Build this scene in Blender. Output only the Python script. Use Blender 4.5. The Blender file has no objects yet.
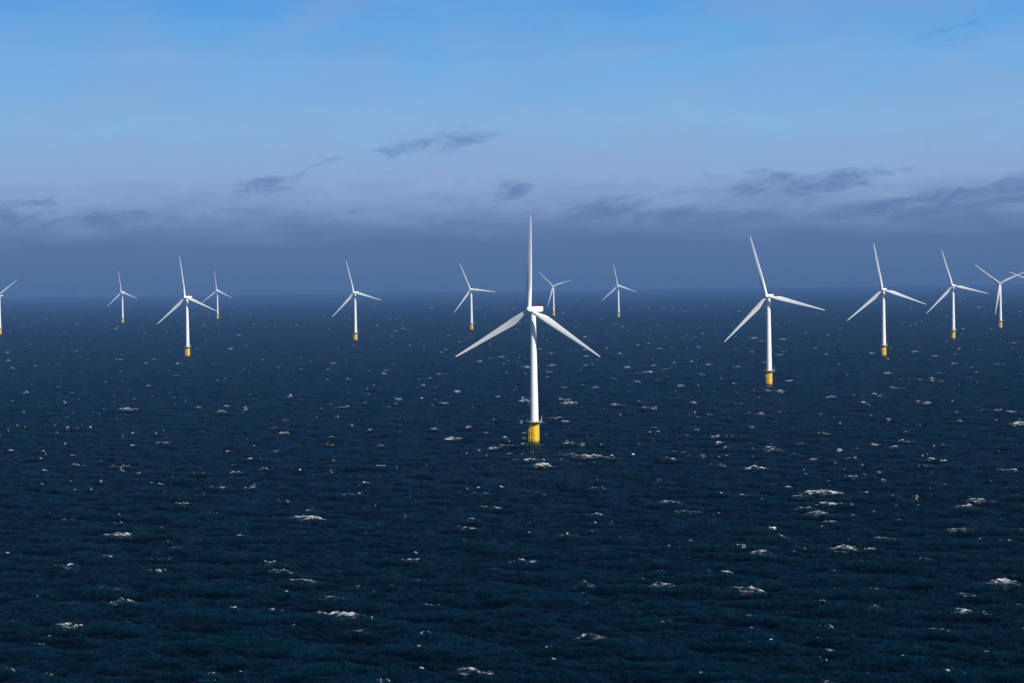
import bpy, bmesh, math, random
import numpy as np
from mathutils import Vector, Matrix, Quaternion
random.seed(4)
rng = np.random.default_rng(11)
scene = bpy.context.scene
scene.view_settings.view_transform = 'Standard'
scene.view_settings.look = 'None'
scene.view_settings.exposure = 0

RE = 7.4e6          # effective earth radius (with refraction)
EYE = 95.8          # helicopter height
WIND = math.radians(24)   # wind blows towards this bearing (from +Y towards +X)

def lin(r, g, b):
    def f(c):
        c /= 255.0
        return c/12.92 if c <= 0.04045 else ((c+0.055)/1.055)**2.4
    return (f(r), f(g), f(b), 1.0)

# ------------------------------------------------------------------ node helpers
class NT:
    def __init__(self, tree):
        self.t = tree
    def n(self, typ, **kw):
        nd = self.t.nodes.new(typ)
        for k, v in kw.items():
            setattr(nd, k, v)
        return nd
    def link(self, a, b):
        self.t.links.new(a, b)
    def setin(self, sock, v):
        if isinstance(v, bpy.types.NodeSocket):
            self.link(v, sock)
        else:
            sock.default_value = v
    def m(self, op, a, b=None, c=None, clamp=False):
        nd = self.n('ShaderNodeMath', operation=op)
        nd.use_clamp = clamp
        self.setin(nd.inputs[0], a)
        if b is not None: self.setin(nd.inputs[1], b)
        if c is not None: self.setin(nd.inputs[2], c)
        return nd.outputs[0]
    def vm(self, op, a, b=None, out=0):
        nd = self.n('ShaderNodeVectorMath', operation=op)
        self.setin(nd.inputs[0], a)
        if b is not None: self.setin(nd.inputs[1], b)
        return nd.outputs[out]
    def smooth(self, v, a, b, lo=0.0, hi=1.0):
        nd = self.n('ShaderNodeMapRange', interpolation_type='SMOOTHSTEP')
        self.setin(nd.inputs['Value'], v)
        nd.inputs['From Min'].default_value = a
        nd.inputs['From Max'].default_value = b
        nd.inputs['To Min'].default_value = lo
        nd.inputs['To Max'].default_value = hi
        return nd.outputs[0]
    def noise(self, vec, scale, detail=3, rough=0.5, dist=0.0):
        nd = self.n('ShaderNodeTexNoise')
        self.link(vec, nd.inputs['Vector'])
        nd.inputs['Scale'].default_value = scale
        nd.inputs['Detail'].default_value = detail
        nd.inputs['Roughness'].default_value = rough
        nd.inputs['Distortion'].default_value = dist
        return nd.outputs['Fac']
    def mix(self, f, a, b):
        nd = self.n('ShaderNodeMix', data_type='RGBA')
        self.setin(nd.inputs[0], f)
        self.setin(nd.inputs[6], a)
        self.setin(nd.inputs[7], b)
        return nd.outputs[2]

def new_mat(name):
    m = bpy.data.materials.new(name)
    m.use_nodes = True
    m.node_tree.nodes.clear()
    try: m.cycles.emission_sampling = 'NONE'
    except Exception as ex: print(ex)
    return m, NT(m.node_tree)

# ------------------------------------------------------------------ sun + world
SUN_EL = math.radians(30)
SUN_AZ = math.radians(138)     # behind the camera, to the right
sd = Vector((math.sin(SUN_AZ)*math.cos(SUN_EL), math.cos(SUN_AZ)*math.cos(SUN_EL), math.sin(SUN_EL)))
ld = bpy.data.lights.new("sun", 'SUN')
ld.energy = 5.0
ld.angle = math.radians(0.5)
ld.color = (1.0, 0.94, 0.85)
lo = bpy.data.objects.new("sun", ld)
lo.rotation_euler = sd.to_track_quat('Z', 'Y').to_euler()
lo.location = (300, -300, 600)
scene.collection.objects.link(lo)

world = bpy.data.worlds.new("World")
scene.world = world
world.use_nodes = True
world.node_tree.nodes.clear()
W = NT(world.node_tree)
tc = W.n('ShaderNodeTexCoord')
sep = W.n('ShaderNodeSeparateXYZ')
W.link(tc.outputs['Generated'], sep.inputs[0])
az = W.m('MULTIPLY', W.m('ARCTAN2', sep.outputs[0], sep.outputs[1]), 57.2958)
el = W.m('MULTIPLY', W.m('ARCSINE', sep.outputs[2]), 57.2958)
comb = W.n('ShaderNodeCombineXYZ')
W.link(az, comb.inputs[0]); W.link(el, comb.inputs[1])
P = comb.outputs[0]
st1 = W.vm('MULTIPLY', P, (0.45, 2.0, 1.0))
n_band = W.noise(st1, 0.9, 4, 0.55, 0.3)
shear = W.n('ShaderNodeCombineXYZ')
W.link(az, shear.inputs[0])
W.link(W.m('SUBTRACT', el, W.m('MULTIPLY', az, 0.14)), shear.inputs[1])
st2 = W.vm('MULTIPLY', shear.outputs[0], (0.9, 2.9, 1.0))
n_cl = W.noise(st2, 1.35, 6, 0.60, 0.7)
n_soft = W.noise(W.vm('MULTIPLY', shear.outputs[0], (0.25, 0.7, 1)), 0.8, 3, 0.5, 0.6)
elp = W.m('ADD', el, W.m('MULTIPLY', W.m('SUBTRACT', n_band, 0.5), W.smooth(el, -0.2, 1.6, 0.0, 1.3)))
ramp = W.n('ShaderNodeValToRGB')
cr = ramp.color_ramp
stops = [(-0.5, (76, 108, 152)), (0.0, (78, 110, 155)), (0.85, (86, 116, 162)), (1.25, (101, 128, 173)), (1.75, (122, 150, 194)),
         (2.5, (138, 169, 211)), (3.7, (133, 178, 222)), (5.0, (114, 173, 226)), (6.6, (89, 159, 224)), (10.0, (62, 130, 208))]
lo_e, hi_e = -1.0, 11.0
while len(cr.elements) < len(stops):
    cr.elements.new(0.5)
for e, (p, c) in zip(cr.elements, stops):
    e.position = (p-lo_e)/(hi_e-lo_e)
for e, (p, c) in zip(cr.elements, stops):
    e.color = lin(*c)
mr = W.n('ShaderNodeMapRange')
W.link(elp, mr.inputs['Value'])
mr.inputs['From Min'].default_value = lo_e
mr.inputs['From Max'].default_value = hi_e
W.link(mr.outputs[0], ramp.inputs[0])
col = ramp.outputs[0]
soft = W.smooth(n_soft, 0.35, 0.75, 0.0, 0.40)
soft = W.m('MULTIPLY', soft, W.smooth(el, 0.8, 2.5))
col = W.mix(soft, col, lin(140, 166, 209))
blobs = [(-1.8, 3.24, 1.3, .24, 1.35), (-4.2, 2.95, 1.0, .2, .7), (-5.8, 2.29, .8, .18, 1.1), (-.05, 2.1, .42, .18, 1.2),
         (2.2, 1.64, .9, .22, .9), (4.0, 1.45, 1.2, .22, 1.0), (5.9, 2.19, .6, .2, 1.3), (7.6, 2.2, 1.2, .18, 1.35),
         (9.1, 1.57, 1.6, .3, 1.0), (11.6, 1.85, 1.2, .3, 1.25), (-11.9, 1.6, 1.1, .26, 1.05), (-10, 1.45, 1.2, .16, .8),
         (1.1, 6.0, .6, .3, .8), (10.4, 5.7, .9, .4, .95), (17, 2.1, 2.0, .3, 1.0)]
tot = None
for (a, e, ra, re_, s) in blobs:
    v = W.vm('SUBTRACT', shear.outputs[0], (a, e-0.14*a, 0))
    v = W.vm('MULTIPLY', v, (1/ra, 1/re_, 0))
    q = W.vm('DOT_PRODUCT', v, v, out=1)
    g = W.m('MULTIPLY_ADD', q, -0.45, s)
    tot = g if tot is None else W.m('MAXIMUM', tot, g)
tot = W.m('MAXIMUM', tot, 0.0)
dens = W.m('ADD', W.m('MULTIPLY', tot, 0.5), W.m('MULTIPLY', W.m('SUBTRACT', n_cl, 0.5), 1.9))
band = W.m('MULTIPLY', W.smooth(el, 0.9, 1.3), W.smooth(el, 1.4, 2.4, 1.0, 0.0))
dens = W.m('ADD', dens, W.m('MULTIPLY', band, 0.16))
dens = W.m('SUBTRACT', dens, W.smooth(el, 2.0, 3.2, 0.0, 0.15))
cmask = W.smooth(dens, 0.08, 0.90, 0.0, 0.80)
ccol = W.mix(W.smooth(el, 1.0, 5.0), lin(92, 119, 167), lin(98, 143, 202))
col = W.mix(cmask, col, ccol)
bgA = W.n('ShaderNodeBackground'); W.link(col, bgA.inputs[0]); bgA.inputs[1].default_value = 1.0
sky = W.n('ShaderNodeTexSky', sky_type='NISHITA')
sky.sun_disc = False
sky.sun_elevation = SUN_EL
sky.sun_rotation = SUN_AZ
sky.altitude = 90
sky.air_density = 1.0; sky.dust_density = 0.6; sky.ozone_density = 2.0
bgB = W.n('ShaderNodeBackground'); W.link(sky.outputs[0], bgB.inputs[0]); bgB.inputs[1].default_value = 0.06
mixs = W.n('ShaderNodeMixShader')
W.link(W.smooth(el, 7.5, 22.0), mixs.inputs[0])
W.link(bgA.outputs[0], mixs.inputs[1]); W.link(bgB.outputs[0], mixs.inputs[2])
ow = W.n('ShaderNodeOutputWorld'); W.link(mixs.outputs[0], ow.inputs[0])

# aerial perspective: haze glow painted into the materials by distance from below the camera
def paint_haze(T, shader_out, L=11500.0, pw=1.6):
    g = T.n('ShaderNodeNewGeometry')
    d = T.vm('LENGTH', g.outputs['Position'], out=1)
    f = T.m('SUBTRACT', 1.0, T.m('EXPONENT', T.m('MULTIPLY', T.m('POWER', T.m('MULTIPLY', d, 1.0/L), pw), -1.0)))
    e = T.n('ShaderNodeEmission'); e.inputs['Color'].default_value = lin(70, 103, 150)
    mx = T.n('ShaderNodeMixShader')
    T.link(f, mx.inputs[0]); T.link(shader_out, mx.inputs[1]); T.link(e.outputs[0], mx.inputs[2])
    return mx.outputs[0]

# ------------------------------------------------------------------ turbines table : x, y(range), rotor phase, yaw error
TURB = [(11.9, 1390, 90, -5), (221.5, 2090, 106.5, -1), (429.2, 2795, 101, 1), (637.1, 3493, 107, 0), (837.9, 4150, 143, -2),
        (-423.0, 3145, 100, -3), (-252.6, 3890, 106, -2), (-77.5, 4590, 114, 1), (106.2, 6200, 136, 0), (258.1, 5870, 102, -1),
        (-792.2, 6500, 97, 0), (-975, 6050, 101, -2), (-1007, 4750, 34, 0), (1078, 5000, 158, 0)]

# ------------------------------------------------------------------ sea
def smoothstep(x, a, b):
    t = np.clip((x-a)/(b-a), 0, 1)
    return t*t*(3-2*t)

kp = 2*math.pi/34.0
kc = 2*math.pi/7.0
wd = np.array([math.sin(WIND), math.cos(WIND)])
def spec(kx, ky):
    k = np.sqrt(kx*kx+ky*ky)
    k[0, 0] = 1.0
    c = (kx*wd[0]+ky*wd[1])/k
    D = np.where(c > 0, c**3, 0.04*c*c) + 0.03
    S = np.exp(-1.25*(kp/k)**2)/k**3.35*D
    S *= np.exp(-(k/12.0)**2)
    S[0, 0] = 0
    return S, k
def tile(L, N, band, G):
    f = 2*math.pi*np.fft.fftfreq(N, L/N)
    kx, ky = np.meshgrid(f, f, indexing='ij')
    S, k = spec(kx, ky)
    dk = 2*math.pi/L
    if band == 'lo': S = S*(k < kc)
    else: S = S*(k >= kc)
    h0 = np.sqrt(S*G)*dk*(rng.standard_normal((N, N))+1j*rng.standard_normal((N, N)))
    F = lambda a: np.real(np.fft.ifft2(a)*N*N).astype(np.float32)
    h = F(h0)
    dx = F(1j*kx/k*h0); dy = F(1j*ky/k*h0)
    jxx = F(-kx*kx/k*h0); jyy = F(-ky*ky/k*h0); jxy = F(-kx*ky/k*h0)
    out = [h, dx, dy, jxx, jyy, jxy]
    if band == 'lo':
        lp = np.exp(-(k/(2*math.pi/8.5))**4)
        a, b, c = F(-kx*kx/k*h0*lp), F(-ky*ky/k*h0*lp), F(-kx*ky/k*h0*lp)
        return L, N, out, (1+a)*(1+b)-c*c
    return L, N, out
f2 = np.linspace(-1, 1, 1600)
KX2, KY2 = np.meshgrid(f2, f2, indexing='ij')
S2, _ = spec(KX2.copy(), KY2.copy())
var = S2.sum()*(f2[1]-f2[0])**2
HS = 2.5
G = (HS/4)**2/var
TA4 = tile(1370.0, 1400, 'lo', G)
TA = TA4[:3]; JL = TA4[3]
TB = tile(389.0, 1024, 'hi', G)
lam = 0.92
# breaking crests of the longer waves, drawn out along the crest, and the foam they leave behind
qa = np.quantile(JL, [0.0006, 0.0120])
srcf = smoothstep(-JL, -qa[1], -qa[0])*0.85
cell = 1370.0/1400
def shift(a, mx, my):
    return np.roll(np.roll(a, int(round(mx/cell)), 0), int(round(my/cell)), 1)
crestf = srcf.copy()
for s in (-4, -3, -2, -1, 1, 2, 3, 4):
    crestf = np.maximum(crestf, shift(srcf, s*wd[1], -s*wd[0])*(1-abs(s)/6))
trailf = np.zeros_like(srcf)
for s in range(0, 5):
    trailf = np.maximum(trailf, shift(crestf, -wd[0]*s, -wd[1]*s)*math.exp(-s/2.2))
TA[2].append(crestf); TA[2].append(trailf)
def sample(T, x, y):
    L, N, Fs = T
    u = (x/L % 1.0)*N; v = (y/L % 1.0)*N
    i0 = np.floor(u).astype(np.int64) % N; j0 = np.floor(v).astype(np.int64) % N
    fu = (u-np.floor(u)).astype(np.float32); fv = (v-np.floor(v)).astype(np.float32)
    i1 = (i0+1) % N; j1 = (j0+1) % N
    return [a[i0, j0]*(1-fu)*(1-fv)+a[i1, j0]*fu*(1-fv)+a[i0, j1]*(1-fu)*fv+a[i1, j1]*fu*fv for a in Fs]

rad_near = np.concatenate([[0.5], np.linspace(6, 395, 130)])
FP = 2418.0
u0 = FP*EYE/400.0
rad_far = FP*EYE/np.arange(u0, 6.2, -0.62)
rad_far = np.concatenate([rad_far[rad_far < 36000], np.linspace(36500, 60000, 12)])
R = np.concatenate([rad_near, rad_far])
dense = np.linspace(math.radians(-14), math.radians(14), 1560)
coarse = np.linspace(math.radians(14), math.radians(346), 640)[1:-1]
A = np.concatenate([dense, coarse])
nr, na = len(R), len(A)
RR, AA = np.meshgrid(R, A, indexing='ij')
X = (RR*np.sin(AA)).ravel(); Y = (RR*np.cos(AA)).ravel(); r = RR.ravel()
sa = sample(TA, X+300, Y+150); sb = sample(TB, X, Y)
def jac(wb):
    jxx = 1+lam*(sa[3]+wb*sb[3]); jyy = 1+lam*(sa[4]+wb*sb[4]); jxy = lam*(sa[5]+wb*sb[5])
    return jxx*jyy-jxy*jxy
J = jac(0.18)
wA = 1-0.7*smoothstep(r, 3500, 9000)
wB = 1-0.6*smoothstep(r, 1800, 5500)
h = sa[0]*wA+sb[0]*wB
hx = lam*(sa[1]*wA+sb[1]*wB*0.9); hy = lam*(sa[2]*wA+sb[2]*wB*0.9)
def wob(x, y):
    return (np.sin(x/173.+1.3*np.sin(y/311.))+np.sin(y/251.+1.7*np.sin(x/197.)+2.)+np.sin((x+y)/89.+1.1*np.sin((x-y)/141.)))/3
gust = wob(X, Y)
sel = (r > 400)
q = np.quantile(J[sel], [0.0012, 0.004, 0.010, 0.026, 0.07, 0.5])
print("J quantiles", q, "h std", h.std(), h.max())
Jm = J - 0.05*gust*(q[5]-q[2])
foam = np.maximum(0.78*smoothstep(-Jm, -q[3], -q[0]), sa[6]*(1+0.2*gust))
trail = sa[7]*(1.0+0.3*gust)
for (tx, ty, ph, yw) in TURB[:7]:
    d = np.hypot(X-tx, Y-ty)
    m = d < 14
    foam[m] = np.maximum(foam[m], 0.5*np.clip(1-(d[m]-2.5)/5.0, 0, 1))
z = h - r*r/(2*RE)
co = np.stack([X+hx, Y+hy, z], axis=1).astype(np.float32)
idx = np.arange(nr*na).reshape(nr, na)
nxt = np.roll(idx, -1, axis=1)
quads = np.stack([idx[:-1], idx[1:], nxt[1:], nxt[:-1]], axis=-1).reshape(-1, 4)[:, ::-1]
nq = len(quads)
me = bpy.data.meshes.new("sea")
me.vertices.add(len(co)); me.vertices.foreach_set("co", co.ravel())
loops = np.ascontiguousarray(quads).ravel().astype(np.int32)
me.loops.add(len(loops)); me.loops.foreach_set("vertex_index", loops)
me.polygons.add(nq)
me.polygons.foreach_set("loop_start", (np.arange(nq)*4).astype(np.int32))
me.update(calc_edges=True)
me.polygons.foreach_set("use_smooth", np.ones(nq, dtype=bool))
for nm, arr in (("foam", foam), ("trail", trail), ("crest", h)):
    at = me.attributes.new(nm, 'FLOAT', 'POINT')
    at.data.foreach_set("value", arr.astype(np.float32))
if me.polygons[nq//2].normal.z < 0:
    me.flip_normals()
sea = bpy.data.objects.new("sea", me)
scene.collection.objects.link(sea)
me.update()
print("sea normal z", me.polygons[nq//2].normal.z, "verts", len(co))

m_sea, S = new_mat("sea_water")
geo = S.n('ShaderNodeNewGeometry')
pos = geo.outputs['Position']
rot = S.n('ShaderNodeVectorRotate', rotation_type='Z_AXIS')
S.link(pos, rot.inputs['Vector']); rot.inputs['Angle'].default_value = WIND
pr = S.vm('MULTIPLY', rot.outputs[0], (0.5, 1.0, 1.0))
n1 = S.noise(pr, 0.5, 4, 0.70, 0.0)
bump = S.n('ShaderNodeBump'); bump.inputs['Strength'].default_value = 1.0; bump.inputs['Distance'].default_value = 2.2
S.link(n1, bump.inputs['Height'])
def attr(nm):
    a = S.n('ShaderNodeAttribute'); a.attribute_name = nm
    return a.outputs['Fac']
foamA, trailA, crestA = attr("foam"), attr("trail"), attr("crest")
wcol = S.mix(S.smooth(crestA, -1.0, 1.4), (0.0002, 0.0038, 0.010, 1), (0.0007, 0.0185, 0.036, 1))  # light scattered in the crests painted as brighter teal by wave height
wdif = S.n('ShaderNodeBsdfDiffuse'); S.link(wcol, wdif.inputs[0]); S.link(bump.outputs[0], wdif.inputs['Normal'])
wgl = S.n('ShaderNodeBsdfGlossy'); wgl.inputs['Roughness'].default_value = 0.16
wgl.inputs['Color'].default_value = (0.64, 0.86, 1.0, 1)
S.link(bump.outputs[0], wgl.inputs['Normal'])
fr = S.n('ShaderNodeFresnel'); fr.inputs['IOR'].default_value = 1.17
S.link(bump.outputs[0], fr.inputs['Normal'])
frf = S.m('MULTIPLY', fr.outputs[0], 0.46, clamp=True)
wat = S.n('ShaderNodeMixShader')
S.link(frf, wat.inputs[0]); S.link(wdif.outputs[0], wat.inputs[1]); S.link(wgl.outputs[0], wat.inputs[2])
fm = S.n('ShaderNodeBsdfDiffuse')
pf = S.vm('MULTIPLY', rot.outputs[0], (0.28, 1.0, 1.0))
fn = S.noise(pf, 1.1, 5, 0.70, 0.5)
S.link(S.mix(S.smooth(fn, 0.38, 0.62), (0.28, 0.33, 0.42, 1), (0.70, 0.70, 0.74, 1)), fm.inputs['Color'])
core = S.smooth(S.m('ADD', foamA, S.m('MULTIPLY', S.m('SUBTRACT', fn, 0.5), 3.6)), 0.40, 1.05)
core = S.m('MULTIPLY', core, S.smooth(foamA, 0.0, 0.3))
tr = S.smooth(S.m('ADD', trailA, S.m('MULTIPLY', S.m('SUBTRACT', fn, 0.5), 3.6)), 0.30, 1.35)
tr = S.m('MULTIPLY', S.m('MULTIPLY', tr, S.smooth(trailA, 0.0, 0.35)), 0.40)
ff = S.m('MAXIMUM', core, tr, clamp=True)
ms = S.n('ShaderNodeMixShader')
S.link(ff, ms.inputs[0]); S.link(wat.outputs[0], ms.inputs[1]); S.link(fm.outputs[0], ms.inputs[2])
om = S.n('ShaderNodeOutputMaterial'); S.link(paint_haze(S, ms.outputs[0]), om.inputs[0])
me.materials.append(m_sea)

# ------------------------------------------------------------------ turbine materials
def paint(name, c1, c2, rough, growth=False):
    m, T = new_mat(name)
    t = T.n('ShaderNodeTexCoord')
    v = T.vm('MULTIPLY', t.outputs['Object'], (1, 1, 0.25))
    a = T.noise(v, 0.6, 5, 0.6)
    c = T.mix(T.smooth(a, 0.35, 0.75), c1, c2)
    if growth:
        s = T.n('ShaderNodeSeparateXYZ'); T.link(t.outputs['Object'], s.inputs[0])
        zz = T.m('ADD', s.outputs[2], T.m('MULTIPLY', T.m('SUBTRACT', T.noise(v, 1.3, 4, 0.6), 0.5), 2.4))
        c = T.mix(T.smooth(zz, 1.4, 3.4, 1.0, 0.0), c, (0.035, 0.035, 0.02, 1))
        streak = T.noise(T.vm('MULTIPLY', t.outputs['Object'], (3, 3, 0.1)), 1.0, 3, 0.6)
        c = T.mix(T.smooth(streak, 0.55, 0.8, 0, 0.45), c, (0.30, 0.14, 0.03, 1))
    b = T.n('ShaderNodeBsdfPrincipled')
    T.link(c, b.inputs['Base Color']); b.inputs['Roughness'].default_value = rough
    o = T.n('ShaderNodeOutputMaterial'); T.link(paint_haze(T, b.outputs[0]), o.inputs[0])
    return m
M_white = paint("white_gelcoat", (0.84, 0.84, 0.83, 1), (0.78, 0.78, 0.77, 1), 0.4)
M_yel = paint("yellow_marine_paint", (0.74, 0.47, 0.015, 1), (0.66, 0.39, 0.015, 1), 0.5, True)
M_grey = paint("galvanised_steel", (0.30, 0.31, 0.32, 1), (0.2, 0.2, 0.21, 1), 0.5)
M_dark = paint("dark_steel", (0.05, 0.055, 0.06, 1), (0.03, 0.03, 0.035, 1), 0.6)
M_red = paint("red_beacon", (0.6, 0.03, 0.02, 1), (0.5, 0.02, 0.02, 1), 0.4)

def mesh_from(bm, name, mat, smooth=True):
    bmesh.ops.recalc_face_normals(bm, faces=bm.faces)
    me = bpy.data.meshes.new(name); bm.to_mesh(me); bm.free()
    if smooth:
        for p in me.polygons: p.use_smooth = True
        try: me.set_sharp_from_angle(angle=math.radians(35))
        except Exception: pass
    me.materials.append(mat)
    return me
def loft(bm, rings, cap=True):
    vs = [[bm.verts.new(p) for p in ring] for ring in rings]
    n = len(rings[0])
    for a, b in zip(vs[:-1], vs[1:]):
        for i in range(n):
            bm.faces.new((a[i], a[(i+1) % n], b[(i+1) % n], b[i]))
    if cap:
        bm.faces.new(vs[0][::-1]); bm.faces.new(vs[-1])
def ringz(rad, z, n=40, cx=0, cy=0):
    return [(cx+rad*math.cos(2*math.pi*i/n), cy+rad*math.sin(2*math.pi*i/n), z) for i in range(n)]
def tube(bm, p, q, rad, n=8):
    p, q = Vector(p), Vector(q); d = q-p
    M = Matrix.Translation((p+q)/2) @ d.to_track_quat('Z', 'Y').to_matrix().to_4x4()
    bmesh.ops.create_cone(bm, cap_ends=True, segments=n, radius1=rad, radius2=rad, depth=d.length, matrix=M)
def box(bm, c, s, rz=0):
    M = Matrix.Translation(c) @ Matrix.Rotation(rz, 4, 'Z') @ Matrix.Diagonal((s[0], s[1], s[2], 1))
    bmesh.ops.create_cube(bm, size=1, matrix=M)

parts = []   # (name, mesh)
HUBZ = 78.0; PZ = 13.2
bm = bmesh.new()
loft(bm, [ringz(2.45, -14), ringz(2.45, 11.8), ringz(2.62, 11.85), ringz(2.62, 12.2), ringz(2.5, 12.25), ringz(2.5, PZ)])
parts.append(("transition_piece", mesh_from(bm, "transition_piece", M_yel)))
bm = bmesh.new()
for ang in (-0.5,):
    M0 = len(bm.verts)
    for s in (-0.95, 0.95):
        tube(bm, (s, -3.5, -5), (s, -3.5, 9.0), 0.22, 10)
        tube(bm, (s, -3.5, 9.0), (s*0.9, -2.4, 10.6), 0.2, 10)
        for zz in (0.5, 4.5, 8.2):
            tube(bm, (s, -3.5, zz), (s*0.9, -2.2, zz), 0.14, 8)
    for s in (-0.3, 0.3):
        tube(bm, (s, -2.95, -3), (s, -2.95, PZ), 0.07, 6)
    for k in range(29):
        tube(bm, (-0.3, -2.95, -1+k*0.48), (0.3, -2.95, -1+k*0.48), 0.035, 5)
    bm.verts.ensure_lookup_table()
    bmesh.ops.rotate(bm, verts=bm.verts[M0:], cent=(0, 0, 0), matrix=Matrix.Rotation(ang-0.0, 3, 'Z'))
for a in (0.8, 2.4):
    tube(bm, (2.7*math.cos(a), 2.7*math.sin(a), -8), (2.7*math.cos(a), 2.7*math.sin(a), 11.6), 0.2, 8)
parts.append(("boat_landing", mesh_from(bm, "boat_landing", M_yel)))
bm = bmesh.new()
loft(bm, [ringz(4.5, PZ+0.003, 48), ringz(4.6, PZ+0.05, 48), ringz(4.6, PZ+0.38, 48), ringz(4.5, PZ+0.42, 48)])
for i in range(8):
    a = 2*math.pi*i/8
    tube(bm, (2.5*math.cos(a), 2.5*math.sin(a), PZ-1.7), (4.3*math.cos(a), 4.3*math.sin(a), PZ), 0.13, 6)
box(bm, (4.6*math.cos(-0.6), 4.6*math.sin(-0.6), PZ+0.2), (2.2, 2.4, 0.3), -0.6)
parts.append(("platform", mesh_from(bm, "platform", M_grey)))
bm = bmesh.new()
n = 24
for hgt_ in (0.55, 1.15):
    for i in range(n):
        a, b = 2*math.pi*i/n, 2*math.pi*(i+1)/n
        tube(bm, (4.5*math.cos(a), 4.5*math.sin(a), PZ+.42+hgt_), (4.5*math.cos(b), 4.5*math.sin(b), PZ+.42+hgt_), 0.045, 5)
for i in range(n):
    a = 2*math.pi*i/n
    tube(bm, (4.5*math.cos(a), 4.5*math.sin(a), PZ+.42), (4.5*math.cos(a), 4.5*math.sin(a), PZ+1.6), 0.05, 5)
parts.append(("platform_railing", mesh_from(bm, "platform_railing", M_grey)))
bm = bmesh.new()
tube(bm, (3.7, 1.6, PZ+.42), (3.7, 1.6, PZ+3.4), 0.18, 10)
tube(bm, (3.7, 1.6, PZ+3.3), (5.2, 0.2, PZ+3.9), 0.12, 8)
tube(bm, (5.2, .2, PZ+3.9), (5.2, .2, PZ+2.6), 0.03, 5)
box(bm, (-3.0, 1.8, PZ+1.17), (1.0, 1.4, 1.5), 0.4)
parts.append(("davit_crane", mesh_from(bm, "davit_crane", M_grey)))
bm = bmesh.new()
rings = []
z0, z1, r0, r1 = PZ+0.42, HUBZ-2.15, 2.35, 1.55
rings.append(ringz(r0+.12, z0, 48)); rings.append(ringz(r0+.12, z0+.25, 48)); rings.append(ringz(r0, z0+.27, 48))
for fz in (0.3, 0.64):
    zz = z0+(z1-z0)*fz; rr = r0+(r1-r0)*fz
    for dz, dr in ((-.12, 0), (-.1, .05), (.1, .05), (.12, 0)):
        rings.append(ringz(rr+dr, zz+dz, 48))
rings.append(ringz(r1, z1, 48))
loft(bm, rings)
parts.append(("tower", mesh_from(bm, "tower", M_white)))
bm = bmesh.new()
box(bm, (0, -r0-.01, z0+1.75), (1.0, 0.25, 2.3)); bmesh.ops.rotate(bm, verts=bm.verts, cent=(0, 0, 0), matrix=Matrix.Rotation(-0.9, 3, 'Z'))
parts.append(("tower_door", mesh_from(bm, "tower_door", M_dark, False)))
def rrect(w, hgt_, cz, y, rad, n=6):
    pts = []
    for qx, qz, a0 in ((1, 1, 0), (-1, 1, 90), (-1, -1, 180), (1, -1, 270)):
        for i in range(n+1):
            a = math.radians(a0+90*i/n)
            pts.append((qx*(w/2-rad)+rad*math.cos(a), y, cz+qz*(hgt_/2-rad)+rad*math.sin(a)))
    return pts
bm = bmesh.new()
secs = [(-2.75, 2.9, 2.9, 0, 1.3), (-2.2, 3.4, 3.4, 0, 1.2), (-1.0, 3.7, 3.7, 0.02, 1.1), (1.0, 3.8, 3.8, .05, 1.0), (7.0, 3.8, 3.7, .1, 1.0),
        (9.3, 3.5, 3.3, .25, 1.0), (9.9, 2.8, 2.5, .4, .9)]
loft(bm, [rrect(w, hh, HUBZ+cz, y, rd) for (y, w, hh, cz, rd) in secs])
loft(bm, [ringz(1.62, HUBZ-2.6, 32), ringz(1.75, HUBZ-1.7, 32)])
parts.append(("nacelle", mesh_from(bm, "nacelle", M_white)))
bm = bmesh.new()
box(bm, (0, 8.0, HUBZ+2.5), (3.0, 0.5, 1.1)); box(bm, (0, 3.2, HUBZ+2.0), (1.5, 2.2, 0.35))
tube(bm, (1.0, 8.8, HUBZ+1.7), (1.0, 8.8, HUBZ+4.4), .05, 6); tube(bm, (-1.0, 8.8, HUBZ+1.7), (-1.0, 8.8, HUBZ+4.0), .05, 6)
for sx in (-1.5, 1.5):
    tube(bm, (sx, 3.6, HUBZ+2.9), (sx, 7.4, HUBZ+2.9), .05, 5)
    for yy in (3.6, 5.5, 7.4): tube(bm, (sx, yy, HUBZ+1.6), (sx, yy, HUBZ+2.9), .05, 5)
parts.append(("nacelle_cooler", mesh_from(bm, "nacelle_cooler", M_dark, False)))
bm = bmesh.new()
bmesh.ops.create_uvsphere(bm, u_segments=12, v_segments=8, radius=0.28, matrix=Matrix.Translation((0, 6.5, HUBZ+2.15)))
parts.append(("aviation_light", mesh_from(bm, "aviation_light", M_red)))
bm = bmesh.new()
prof = [(1.5, 1.5), (0.9, 1.72), (0, 1.8), (-.9, 1.66), (-1.7, 1.25), (-2.25, .75), (-2.5, .3), (-2.56, .05)]
loft(bm, [[(rr*math.cos(2*math.pi*i/32), y, rr*math.sin(2*math.pi*i/32)) for i in range(32)] for y, rr in prof])
for k in range(3):
    a = 2*math.pi*k/3
    d = Vector((math.sin(a), 0, math.cos(a)))
    tube(bm, d*1.2, d*2.05, 1.22, 28)
hub_me = mesh_from(bm, "hub", M_white)
def foil(c, w, t, z, tw, pre, n=28):
    pts = []
    for i in range(n):
        a = 2*math.pi*i/n
        x = 0.5*(1+math.cos(a))
        xe = 1-x
        yt = 5*t*(0.2969*math.sqrt(max(xe, 0))-0.126*xe-0.3516*xe**2+0.2843*xe**3-0.1036*xe**4)*c
        ya = yt*(1 if math.sin(a) >= 0 else -1)
        xa = (x-0.68)*c
        cx_, cy_ = 0.5*c*math.cos(a), 0.5*c*math.sin(a)
        px, py = xa*(1-w)+cx_*w, ya*(1-w)+cy_*w
        ct, s_ = math.cos(tw), math.sin(tw)
        pts.append((px*ct-py*s_, px*s_+py*ct-pre, z))
    return pts
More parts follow.
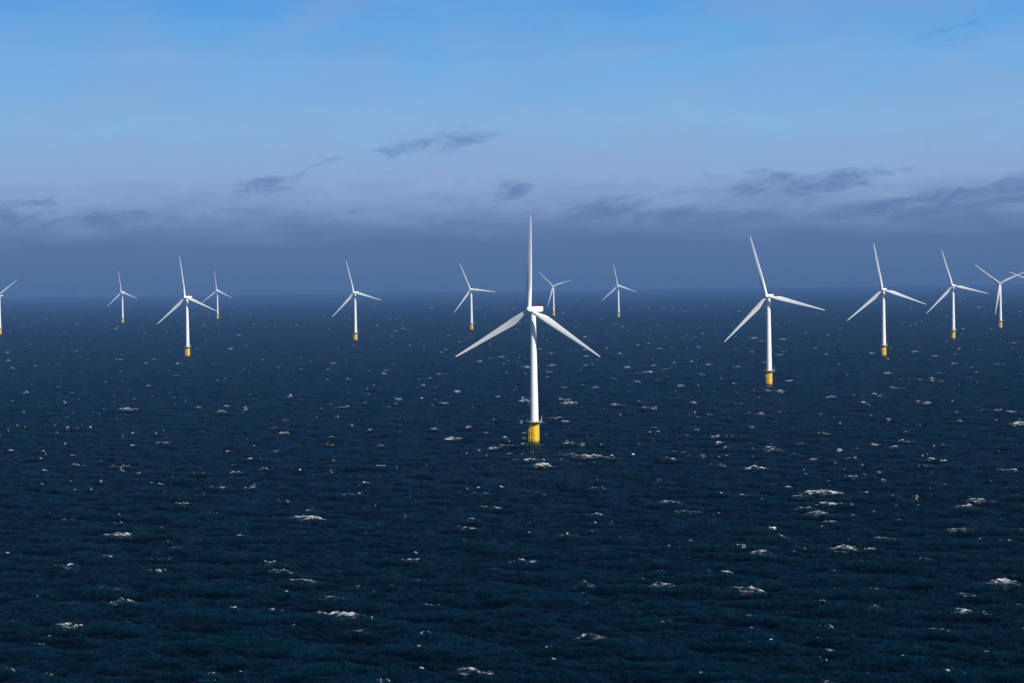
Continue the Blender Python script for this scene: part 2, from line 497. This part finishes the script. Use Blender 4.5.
BS = 1.02
bs = [(1.9, 2.25, 1, .5, 14), (4, 2.3, 1, .5, 14), (6, 2.6, .75, .45, 14), (8.5, 3.3, .35, .38, 13), (11, 3.95, .1, .32, 12), (13, 4.05, 0, .28, 10.5),
      (17, 3.75, 0, .25, 8), (22, 3.3, 0, .22, 6), (28, 2.8, 0, .2, 4), (34, 2.3, 0, .18, 2.5), (40, 1.85, 0, .17, 1.3),
      (46, 1.4, 0, .16, .5), (50, 1.05, 0, .16, 0), (52.3, .75, 0, .15, 0), (53.2, .45, 0, .15, 0), (53.5, .15, 0, .15, 0)]
bm = bmesh.new()
loft(bm, [foil(c, w, t, zz*BS, math.radians(-tw), 1.6*(zz/53.5)**2.3) for zz, c, w, t, tw in bs])
blade_me = mesh_from(bm, "blade", M_white)

for i, (tx, ty, ph, yw) in enumerate(TURB):
    e = bpy.data.objects.new("wind_turbine" if i == 0 else "wind_turbine.%03d" % i, None)
    e.empty_display_size = 5
    e.location = (tx, ty, -(tx*tx+ty*ty)/(2*RE))
    e.rotation_euler = (0, 0, -WIND+math.radians(yw))
    scene.collection.objects.link(e)
    for nm, mm in parts:
        o = bpy.data.objects.new(nm, mm); o.parent = e
        scene.collection.objects.link(o)
    hb = bpy.data.objects.new("hub", hub_me); hb.parent = e
    hb.location = (0, -4.4, HUBZ+0.15)
    hb.rotation_mode = 'QUATERNION'
    phi = math.radians(90-ph)
    hb.rotation_quaternion = (Matrix.Rotation(math.radians(-5), 3, 'X') @ Matrix.Rotation(phi, 3, 'Y')).to_quaternion()
    scene.collection.objects.link(hb)
    for k in range(3):
        b = bpy.data.objects.new("blade_%d" % (k+1), blade_me); b.parent = hb
        b.rotation_euler = (0, 2*math.pi*k/3, 0)
        scene.collection.objects.link(b)

# ------------------------------------------------------------------ camera
cd = bpy.data.cameras.new("camera"); cd.lens = 85; cd.sensor_width = 36
cd.clip_start = 1; cd.clip_end = 150000
cam = bpy.data.objects.new("camera", cd)
Mr = Matrix.Rotation(0.0003, 4, 'Z') @ Matrix.Rotation(math.radians(90-1.486), 4, 'X') @ Matrix.Rotation(-0.0135, 4, 'Z')
cam.matrix_world = Matrix.Translation((0, 0, EYE)) @ Mr
scene.collection.objects.link(cam)
scene.camera = cam
